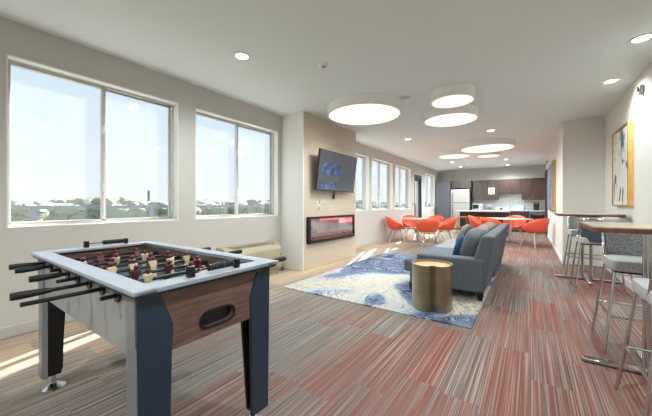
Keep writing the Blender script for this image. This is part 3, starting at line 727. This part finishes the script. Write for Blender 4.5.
for sy in (-1,1):
    ya, yb = sorted((sy*(Ls-.2), sy*Ls))
    MB().hexa([(-.36,ya,.10),(.42,ya,.10),(.42,yb,.10),(-.36,yb,.10)],[(-.36,ya,.51),(.46,ya,.51),(.46,yb,.51),(-.36,yb,.51)]).build('arm','sofa',so,bevel=.03,seg=4)
MB().hexa([(.2,-Ls+.012,.10),(.45,-Ls+.012,.10),(.45,Ls-.012,.10),(.2,Ls-.012,.10)],[(.42,-Ls+.012,.795),(.56,-Ls+.012,.795),(.56,Ls-.012,.795),(.42,Ls-.012,.795)]).build('backrest','sofa',so,bevel=.035,seg=4)
Rb = Matrix.Rotation(.28,3,'Y')
for j in range(3):
    c0 = -Ls+.23+.44+j*.86
    MB().puff(.245,c0,.61,.105,.42,.225,.35,12,.55,rot=Rb).build('back_cushion','sofa' if j == 0 else 'taupe',so,smooth=True)
for sx in (-.44,.40):
    for yy in (-Ls+.06,0,Ls-.06): MB().tube([(sx,yy,.10),(sx,yy,0)],.042,4,.026).build('leg','black',so,smooth=True)
def pillow(loc,R,mat,label,s=(.06,.21,.21)):
    o = MB().puff(0,0,0,*s,.5,12,.75,rot=None).build('throw_pillow',mat,None,smooth=True)
    o.location = loc; o.rotation_euler = R; return tag(o,label,'pillow')
pillow((-.84,4.55,.58),(0,.35,.15),'blue','deep blue throw pillow leaning on the near sofa cushion',(.055,.17,.17))
pillow((-.98,5.72,.63),(0,.4,-.1),'taupe','taupe throw pillow leaning on the far sofa cushions',(.06,.21,.21))

dt = thing('drum_side_table','brushed brass kidney shaped drum table on the rug beside the sofa','side table',(-.925,3.45,.012))
ko = []
for i in range(72):
    a = 2*PI*i/72; phi0 = math.atan2(-1.0,.36)
    dd = (a-phi0+PI) % (2*PI)-PI
    rr = .218*(1-.3*math.exp(-(dd/.24)**2))
    ko.append((rr*math.cos(a)*1.0, rr*math.sin(a)*1.06))
ki = [(x*.965,y*.965) for x,y in ko]
n = 72
vs = [(x,y,0) for x,y in ko]+[(x,y,.5) for x,y in ko]+[(x,y,.5) for x,y in ki]+[(x,y,.475) for x,y in ki]
fs = []
for k3 in range(3):
    for i in range(n): fs.append((k3*n+i,k3*n+(i+1)%n,(k3+1)*n+(i+1)%n,(k3+1)*n+i))
fs.append(tuple(range(n-1,-1,-1)))
MB().add(vs,fs).build('drum_body','brass',dt,smooth=True)
MB().prism(ki,.465,.476).build('tray_top','brasstop',dt)

# ------------------------------------------------------------------ dining
def dining_table(loc,r,label,mat='whitetop'):
    t = thing('dining_table',label,'table',loc)
    MB().lathe([(r-.01,.72),(r,.725),(r,.74),(r-.006,.744),(.001,.744)],(0,0,0),48).build('tabletop',mat,t,smooth=True)
    cyl(MB(),(0,0,.03),(0,0,.72),.03,16).lathe([(.12,.705),(.03,.69)],(0,0,0),16).build('pedestal','chrome',t,smooth=True)
    for i in range(4):
        a = PI/4+i*PI/2; MB().tube([(0,0,.05),(.34*math.cos(a),.34*math.sin(a),.014)],.02,10,.014).build('foot','chrome',t,smooth=True)
    return t
def chair(loc,rz,label):           # faces local +Y
    t = thing('dining_chair',label,'chair',loc,rz,'orange shell chairs around the dining tables')
    nA, vs, fs = 40, [], []
    prof = [0,.35,.6,.78,.9,.97,1.0]
    for i in range(nA):
        a = 2*PI*i/nA; back = max(0,-math.sin(a)); front = max(0,math.sin(a)); side = abs(math.cos(a))
        hrim = .44+.37*back**1.2+.19*side**2.2
        if front > .0: hrim = .435+.195*max(0,side)**3
        R0x,R0y = .225,.215; R1x,R1y = .31,.275+.05*back
        zs = .435
        for q in range(1,len(prof)):
            tq = prof[q]
            if q <= 2: x = R0x*tq/.6*math.cos(a); y = R0y*tq/.6*math.sin(a); z = zs-.015+.006*(q-1)
            else:
                w_ = (q-2)/(len(prof)-3); c_ = w_**.7; x = (R0x+(R1x-R0x)*c_)*math.cos(a); y = (R0y+(R1y-R0y)*c_)*math.sin(a); z = zs-.009+(hrim-zs+.009)*w_**1.25
            vs.append((x,y,z))
    q = len(prof)-1
    for i in range(nA):
        j = (i+1)%nA
        for p in range(q-1): fs.append((i*q+p,j*q+p,j*q+p+1,i*q+p+1))
    vs.append((0,0,.42)); cidx = len(vs)-1
    for i in range(nA): fs.append((cidx,((i+1)%nA)*q,i*q))
    sh = MB().add(vs,fs).build('seat_shell','orange',t,smooth=True)
    sd = sh.modifiers.new('solid','SOLIDIFY'); sd.thickness = .012; sd.offset = 1
    for sx in (-1,1):
        for sy in (-1,1): MB().tube([(sx*.11,sy*.1,.41),(sx*.15,sy*.13,.36),(sx*.25,sy*.24,0)],.011,8).build('leg','legw',t,smooth=True)
    MB().tube([(-.15,-.13,.36),(.15,-.13,.36)],.008,8).tube([(-.15,.13,.36),(.15,.13,.36)],.008,8).tube([(-.14,-.13,.37),(.14,.13,.37)],.008,8).tube([(.14,-.13,.37),(-.14,.13,.37)],.008,8).build('under_frame','legw',t,smooth=True)
    return t
T1 = (-2.85,9.05); T2 = (-.5,10.65)
dining_table(T1+(0,),.5,'round pale dining table by the windows, ringed by orange chairs')
dining_table(T2+(0,),.58,'round pale dining table in front of the kitchen island')
def face(p, t): return math.atan2(t[1]-p[1], t[0]-p[0])-PI/2
first = None
for (p, T_, lb) in [((-3.42,8.75),T1,'orange shell chair nearest the window wall at the left dining table'),
                    ((-2.36,8.38),T1,'orange shell chair with its back to the camera at the left dining table'),
                    ((-2.12,9.35),T1,'orange shell chair on the right side of the left dining table'),
                    ((-3.28,9.72),T1,'orange shell chair on the far left side of the left dining table'),
                    ((-2.62,9.86),T1,'orange shell chair on the far side of the left dining table, before the island'),
                    ((.12,10.02),T2,'rightmost orange shell chair, near the hall wall'),
                    ((-.42,11.5),T2,'orange shell chair behind the right dining table, facing the camera'),
                    ((-1.36,10.7),T2,'orange shell chair left of the right dining table, above the sofa cushions'),
                    ((-.92,9.86),T2,'orange shell chair on the near side of the right dining table, behind the sofa back')]:
    if first is None: first = chair(p+(0,), face(p,T_), lb)
    else: copy_thing(first, p+(0,), face(p,T_), lb)

# ------------------------------------------------------------------ kitchen
def cabinet(x0,x1,yf,yb,z0,z1,label,mat='cab',doors=1,name='wall_cabinet',cat='cabinet',handle='side',drawer=False):
    t = thing(name,label,cat,((x0+x1)/2,(yf+yb)/2,z0)); w2=(x1-x0)/2; d2=(yb-yf)/2; h=z1-z0
    MB().box(-w2+.002,w2-.002,-d2+.022,d2,0,h).build('carcass',mat,t)
    ztop = h-.005
    if drawer:
        dr = MB().box(-w2+.006,w2-.006,-d2,-d2+.02,h-.17,h-.005).build('drawer_front',mat,t,bevel=.002)
        MB().tube([(-.07,-d2-.025,h-.085),(.07,-d2-.025,h-.085)],.006,8).build('handle','chrome',dr,smooth=True); ztop = h-.18
    for i in range(doors):
        a = -w2+2*w2*i/doors+.004; b2 = -w2+2*w2*(i+1)/doors-.004
        dr = MB().box(a,b2,-d2,-d2+.02,.005,ztop).build('door',mat,t,bevel=.002)
        MB().box(a+.05,b2-.05,-d2-.004,-d2,.055,ztop-.05).build('door_panel',mat,dr)
        hx = (b2-.03) if (i%2==0 and (doors>1 or i==0)) else a+.03
        hz = (.05,.19) if z0 > 1 else (ztop-.2,ztop-.06)
        MB().tube([(hx,-d2-.028,hz[0]),(hx,-d2-.028,hz[1])],.006,8).build('handle','chrome',dr,smooth=True)
    return t
YC = 15.05
cabinet(-3.78,-3.10,14.7,YB-.003,0,2.28,'tall slate grey cabinet in the far left kitchen corner','pantry',1,'tall_cabinet')
cabinet(-3.06,-2.22,14.85,YB-.003,1.93,2.28,'low wide wall cabinet above the refrigerator',doors=2)
cabinet(-2.2,-1.8,YC,YB-.003,1.37,2.28,'tall dark wall cabinet just right of the refrigerator')
cabinet(-1.8,-1.58,YC,YB-.003,1.37,2.28,'narrow dark wall cabinet left of the one with a white notice')
cabinet(-1.58,-1.17,YC,YB-.003,1.37,2.28,'dark wall cabinet that carries the white notice')
cabinet(-1.17,-.30,YC,YB-.003,1.64,2.28,'short two door brown wall cabinet over the bare backsplash','cabb',2)
cabinet(-.30,.10,YC,YB-.003,1.37,2.28,'brown wall cabinet right of the short one','cabb')
cabinet(.10,.50,YC,YB-.003,1.37,2.28,'rightmost brown wall cabinet against the hall wall','cabb')
tag(MB().box(-1.54,-1.30,YC-.012,YC-.006,1.63,1.92).build('paper_notice','paper'),'white notice sheet taped to the dark kitchen wall cabinet','notice')
struct(MB().box(-2.2,XH,YB-.012,YB,.93,1.9),'trim_3','splash')
YF = 14.78
cabinet(-2.2,-1.5,YF,YB-.02,0,.885,'brown base cabinet beside the refrigerator, behind the island','cabb',2,'base_cabinet',drawer=True)
cabinet(-1.5,-.78,YF,YB-.02,0,.885,'brown base cabinet in the middle, behind the island','cabb',2,'base_cabinet',drawer=True)
cabinet(-.78,-.02,YF,YB-.02,0,.885,'brown base cabinet to the right of the island end','cabb',2,'base_cabinet',drawer=True)
dw = thing('dishwasher','dark glass fronted appliance at the right end of the base cabinets','dishwasher',(.24,15.08,0))
MB().box(-.25,.27,-.28,.28,.08,.88).build('appliance_body','steel',dw); MB().box(-.22,.24,-.295,-.28,.12,.76).build('door','ovenglass',dw,bevel=.004)
MB().box(-.22,.24,-.295,-.28,.78,.87).build('control_strip','steel',dw); cyl(MB(),(-.18,-.325,.74),(.2,-.325,.74),.009).box(-.17,-.15,-.325,-.295,.733,.747).box(.17,.19,-.325,-.295,.733,.747).build('handle','chrome',dw)
MB().box(-.24,.26,-.22,.28,0,.08).build('toe_kick','black',dw)
tag(MB().box(-2.2,XH-.005,YF-.03,YB-.014,.885,.925).build('worktop','counter',bevel=.004),'pale quartz worktop running along the kitchen back wall','worktop')

fr = thing('refrigerator','stainless top freezer refrigerator in the kitchen corner','refrigerator',(-2.655,15.0,0))
MB().box(-.4,.4,-.33,.39,.02,1.86).build('fridge_body','dark',fr,bevel=.006)
MB().box(-.4,.4,-.40,-.335,.06,1.235).build('lower_door','fridge',fr,bevel=.01)
MB().box(-.4,.4,-.40,-.335,1.255,1.865).build('freezer_door','fridge',fr,bevel=.01)
for (za,zb) in ((.62,1.18),(1.31,1.7)):
    MB().tube([(-.31,-.40,za),(-.31,-.45,za+.03),(-.31,-.45,zb-.03),(-.31,-.40,zb)],.013,8).build('handle','dark',fr,smooth=True)
MB().box(-.38,.38,-.33,.3,0,.04).build('toe_grille','black',fr)

isl = thing('kitchen_island','dark kitchen island base under the pale overhanging counter','island',(-1.5,13.1,0))
MB().box(-.86,.86,-.15,.36,.08,.885).build('island_body','cab',isl,bevel=.004)
MB().box(-.84,.84,-.11,.32,0,.08).build('toe_kick','black',isl)
for i in range(4): MB().box(-.84+i*.42,-.84+i*.42+.41,-.162,-.15,.1,.875).build('back_panel','cab',isl,bevel=.002)
ict = tag(MB().box(-2.48,-.6,12.58,13.5,.886,.93).build('island_worktop','counter',bevel=.004),'pale quartz worktop on the kitchen island','worktop')
def cstool(loc,label):
    t = thing('counter_stool',label,'stool',loc,0,'counter stools at the island')
    MB().prism(rrect(-.19,.19,-.17,.17,.05),.66,.69).build('seat','woodseat',t,bevel=.006)
    for sx in (-1,1):
        for sy in (-1,1): MB().tube([(sx*.15,sy*.13,.66),(sx*.2,sy*.18,0)],.014,8).build('leg','woodseat',t,smooth=True)
    a_ = .175
    MB().tube([(-a_,-.155,.28),(a_,-.155,.28)],.01,8).tube([(-a_,.155,.28),(a_,.155,.28)],.01,8).tube([(-a_,-.155,.28),(-a_,.155,.28)],.01,8).tube([(a_,-.155,.28),(a_,.155,.28)],.01,8).build('footrest','woodseat',t,smooth=True)
    return t
cs = cstool((-2.2,12.55,0),'wooden counter stool at the left end of the island')
copy_thing(cs,(-1.68,12.55,0),0,'wooden counter stool second from the left at the island')
copy_thing(cs,(-1.15,12.55,0),0,'wooden counter stool third from the left, mostly behind orange chairs')

ZT = .925
mw = thing('microwave','white microwave on the back worktop beside the refrigerator','microwave',(-2.0,15.17,ZT))
MB().box(-.2,.2,-.15,.15,.01,.27).build('microwave_body','white',mw,bevel=.01); MB().box(-.18,.07,-.158,-.15,.04,.24).build('door','ovenglass',mw,bevel=.003)
MB().box(.09,.18,-.156,-.15,.04,.24).build('control_panel','silver',mw); MB().box(-.18,-.14,-.12,.12,0,.01).box(.14,.18,-.12,.12,0,.01).build('foot','black',mw)
rk = thing('dish_rack','dark wire dish rack with plates on the back worktop','dish rack',(-1.55,15.12,ZT))
MB().tube([(-.14,-.12,.02),(.14,-.12,.02),(.14,.12,.02),(-.14,.12,.02),(-.14,-.12,.02)],.005,6).tube([(-.14,-.12,.16),(.14,-.12,.16),(.14,.12,.16),(-.14,.12,.16),(-.14,-.12,.16)],.005,6).build('rim','dark',rk)
wr = MB()
for i in range(8): wr.tube([(-.13+i*.037,-.12,.16),(-.13+i*.037,-.12,.006),(-.13+i*.037,.12,.006),(-.13+i*.037,.12,.16)],.0035,6)
wr.build('wire_basket','dark',rk)
random.seed(5)
for i in range(4):
    o = MB().lathe([(.001,0),(.06,.002),(.105,.016),(.105,.02),(.06,.008),(.001,.006)],(0,0,0),24).build('plate','paper',None,smooth=True)
    o.location = (-1.64+i*.06,15.12,ZT+.125); o.rotation_euler = (0,PI/2-.12,0)
    tag(o,'white plate standing upright in the dish rack','plate','plates in the dish rack')
cm = thing('coffee_maker','black coffee maker at the right end of the back worktop','coffee maker',(.22,15.1,ZT))
MB().box(-.1,.1,-.13,.13,0,.03).box(-.1,.1,.03,.13,.03,.32).box(-.1,.1,-.12,.13,.24,.33).build('machine_body','black',cm,bevel=.008)
MB().lathe([(.05,.03),(.068,.06),(.066,.12),(.045,.16),(.048,.175),(.001,.175)],(0,-.05,0),20).build('carafe','ovenglass',cm,smooth=True)
MB().box(-.06,.06,-.128,-.12,.26,.31).build('display','steel',cm)
fc = thing('kitchen_faucet','slender dark kitchen faucet on the back worktop','faucet',(-.72,15.25,ZT))
MB().tube([(0,0,0),(0,0,.26),(0,-.03,.32),(0,-.1,.34),(0,-.16,.31),(0,-.17,.26)],.012,10).lathe([(.03,0),(.025,.02),(.012,.03)],(0,0,0),16).build('spout','steel',fc,smooth=True); MB().tube([(.02,0,.08),(.07,-.02,.11)],.008,8).build('lever','steel',fc,smooth=True)
for (x,h,r_,mat,nm,lb,ct) in [(-.30,.24,.035,'paper','soap_bottle','white pump soap bottle on the back worktop below the short cabinet','bottle'),(-.20,.2,.03,'steel','soap_bottle','steel bottle right of the white soap bottle','bottle'),(-1.18,.13,.05,'cream','jar','small cream jar on the back worktop right of the dish rack','jar'),(-1.05,.1,.045,'maroon','jar','small dark red jar on the back worktop','jar')]:
    t = thing(nm,lb,ct,(x,15.16,ZT))
    MB().lathe([(r_*.95,0),(r_,.02),(r_,h*.68),(r_*.45,h*.8),(r_*.4,h*.86),(.001,h*.86)],(0,0,0),20).build('bottle_body' if 'soap' in nm else 'jar_body',mat,t,smooth=True)
    MB().lathe([(r_*.5,h*.86),(r_*.5,h),(.001,h)],(0,0,0),16).build('cap','dark',t,smooth=True)

# ------------------------------------------------------------------ light
sc = bpy.context.scene
wld = bpy.data.worlds.new('sky'); sc.world = wld; wld.use_nodes = True; nt = wld.node_tree
bg = nt.nodes['Background']
tc = N(nt,'ShaderNodeTexCoord'); sp_ = N(nt,'ShaderNodeSeparateXYZ'); nt.links.new(tc.outputs['Generated'],sp_.inputs[0])
rp = ramp(nt,[(.0,(.90,.95,.98,1)),(.10,(.86,.94,1.0,1)),(.5,(.62,.80,1.0,1)),(1,(.45,.68,1,1))]); nt.links.new(sp_.outputs[2],rp.inputs[0])
cn = N(nt,'ShaderNodeTexNoise',ins={'Scale':2.2,'Detail':5}); mp = N(nt,'ShaderNodeMapping'); mp.inputs['Scale'].default_value=(1,1,4); nt.links.new(tc.outputs['Generated'],mp.inputs[0]); nt.links.new(mp.outputs[0],cn.inputs['Vector'])
cr_ = ramp(nt,[(.5,(0,0,0,1)),(.75,(.6,.6,.6,1))]); nt.links.new(cn.outputs[0],cr_.inputs[0])
mx = N(nt,'ShaderNodeMix',data_type='RGBA'); nt.links.new(cr_.outputs[0],mx.inputs[0]); nt.links.new(rp.outputs[0],mx.inputs[6]); mx.inputs[7].default_value=(.96,.98,1,1)
nt.links.new(mx.outputs[2],bg.inputs[0]); bg.inputs[1].default_value = .66
sl = bpy.data.lights.new('sun','SUN'); sl.energy = 16; sl.angle = math.radians(.6); sl.color = (1,.95,.88)
so_ = bpy.data.objects.new('sun',sl); C.objects.link(so_)
el = math.radians(33); dv = Vector((.29*math.cos(el), -.957*math.cos(el), -math.sin(el)))
so_.rotation_euler = dv.to_track_quat('-Z','Y').to_euler()
for (a,b_,z0,z1) in WIN:
    L = bpy.data.lights.new('portal','AREA'); L.shape='RECTANGLE'; L.size = b_-a; L.size_y = z1-z0; L.cycles.is_portal = True
    o = bpy.data.objects.new('window_portal',L); C.objects.link(o); o.location=(XL-.17,(a+b_)/2,(z0+z1)/2); o.rotation_euler = Vector((1,0,0)).to_track_quat('-Z','Z').to_euler()

# ------------------------------------------------------------------ camera
cam = bpy.data.cameras.new('camera'); co = bpy.data.objects.new('camera',cam); C.objects.link(co); sc.camera = co
co.location = (0,0,1.19); th = math.atan(204/292)
co.rotation_euler = (PI/2,0,th)
cam.sensor_width = 36; cam.lens = 292/652*36; cam.shift_y = -4/652; cam.clip_start = .02; cam.clip_end = 3000
sc.view_settings.view_transform = 'Standard'; sc.view_settings.look = 'None'; sc.view_settings.exposure = .68; sc.view_settings.gamma = 1
sc.cycles.use_denoising = True; sc.cycles.max_bounces = 10; sc.cycles.diffuse_bounces = 6; sc.cycles.transparent_max_bounces = 12; sc.cycles.sample_clamp_indirect = 6
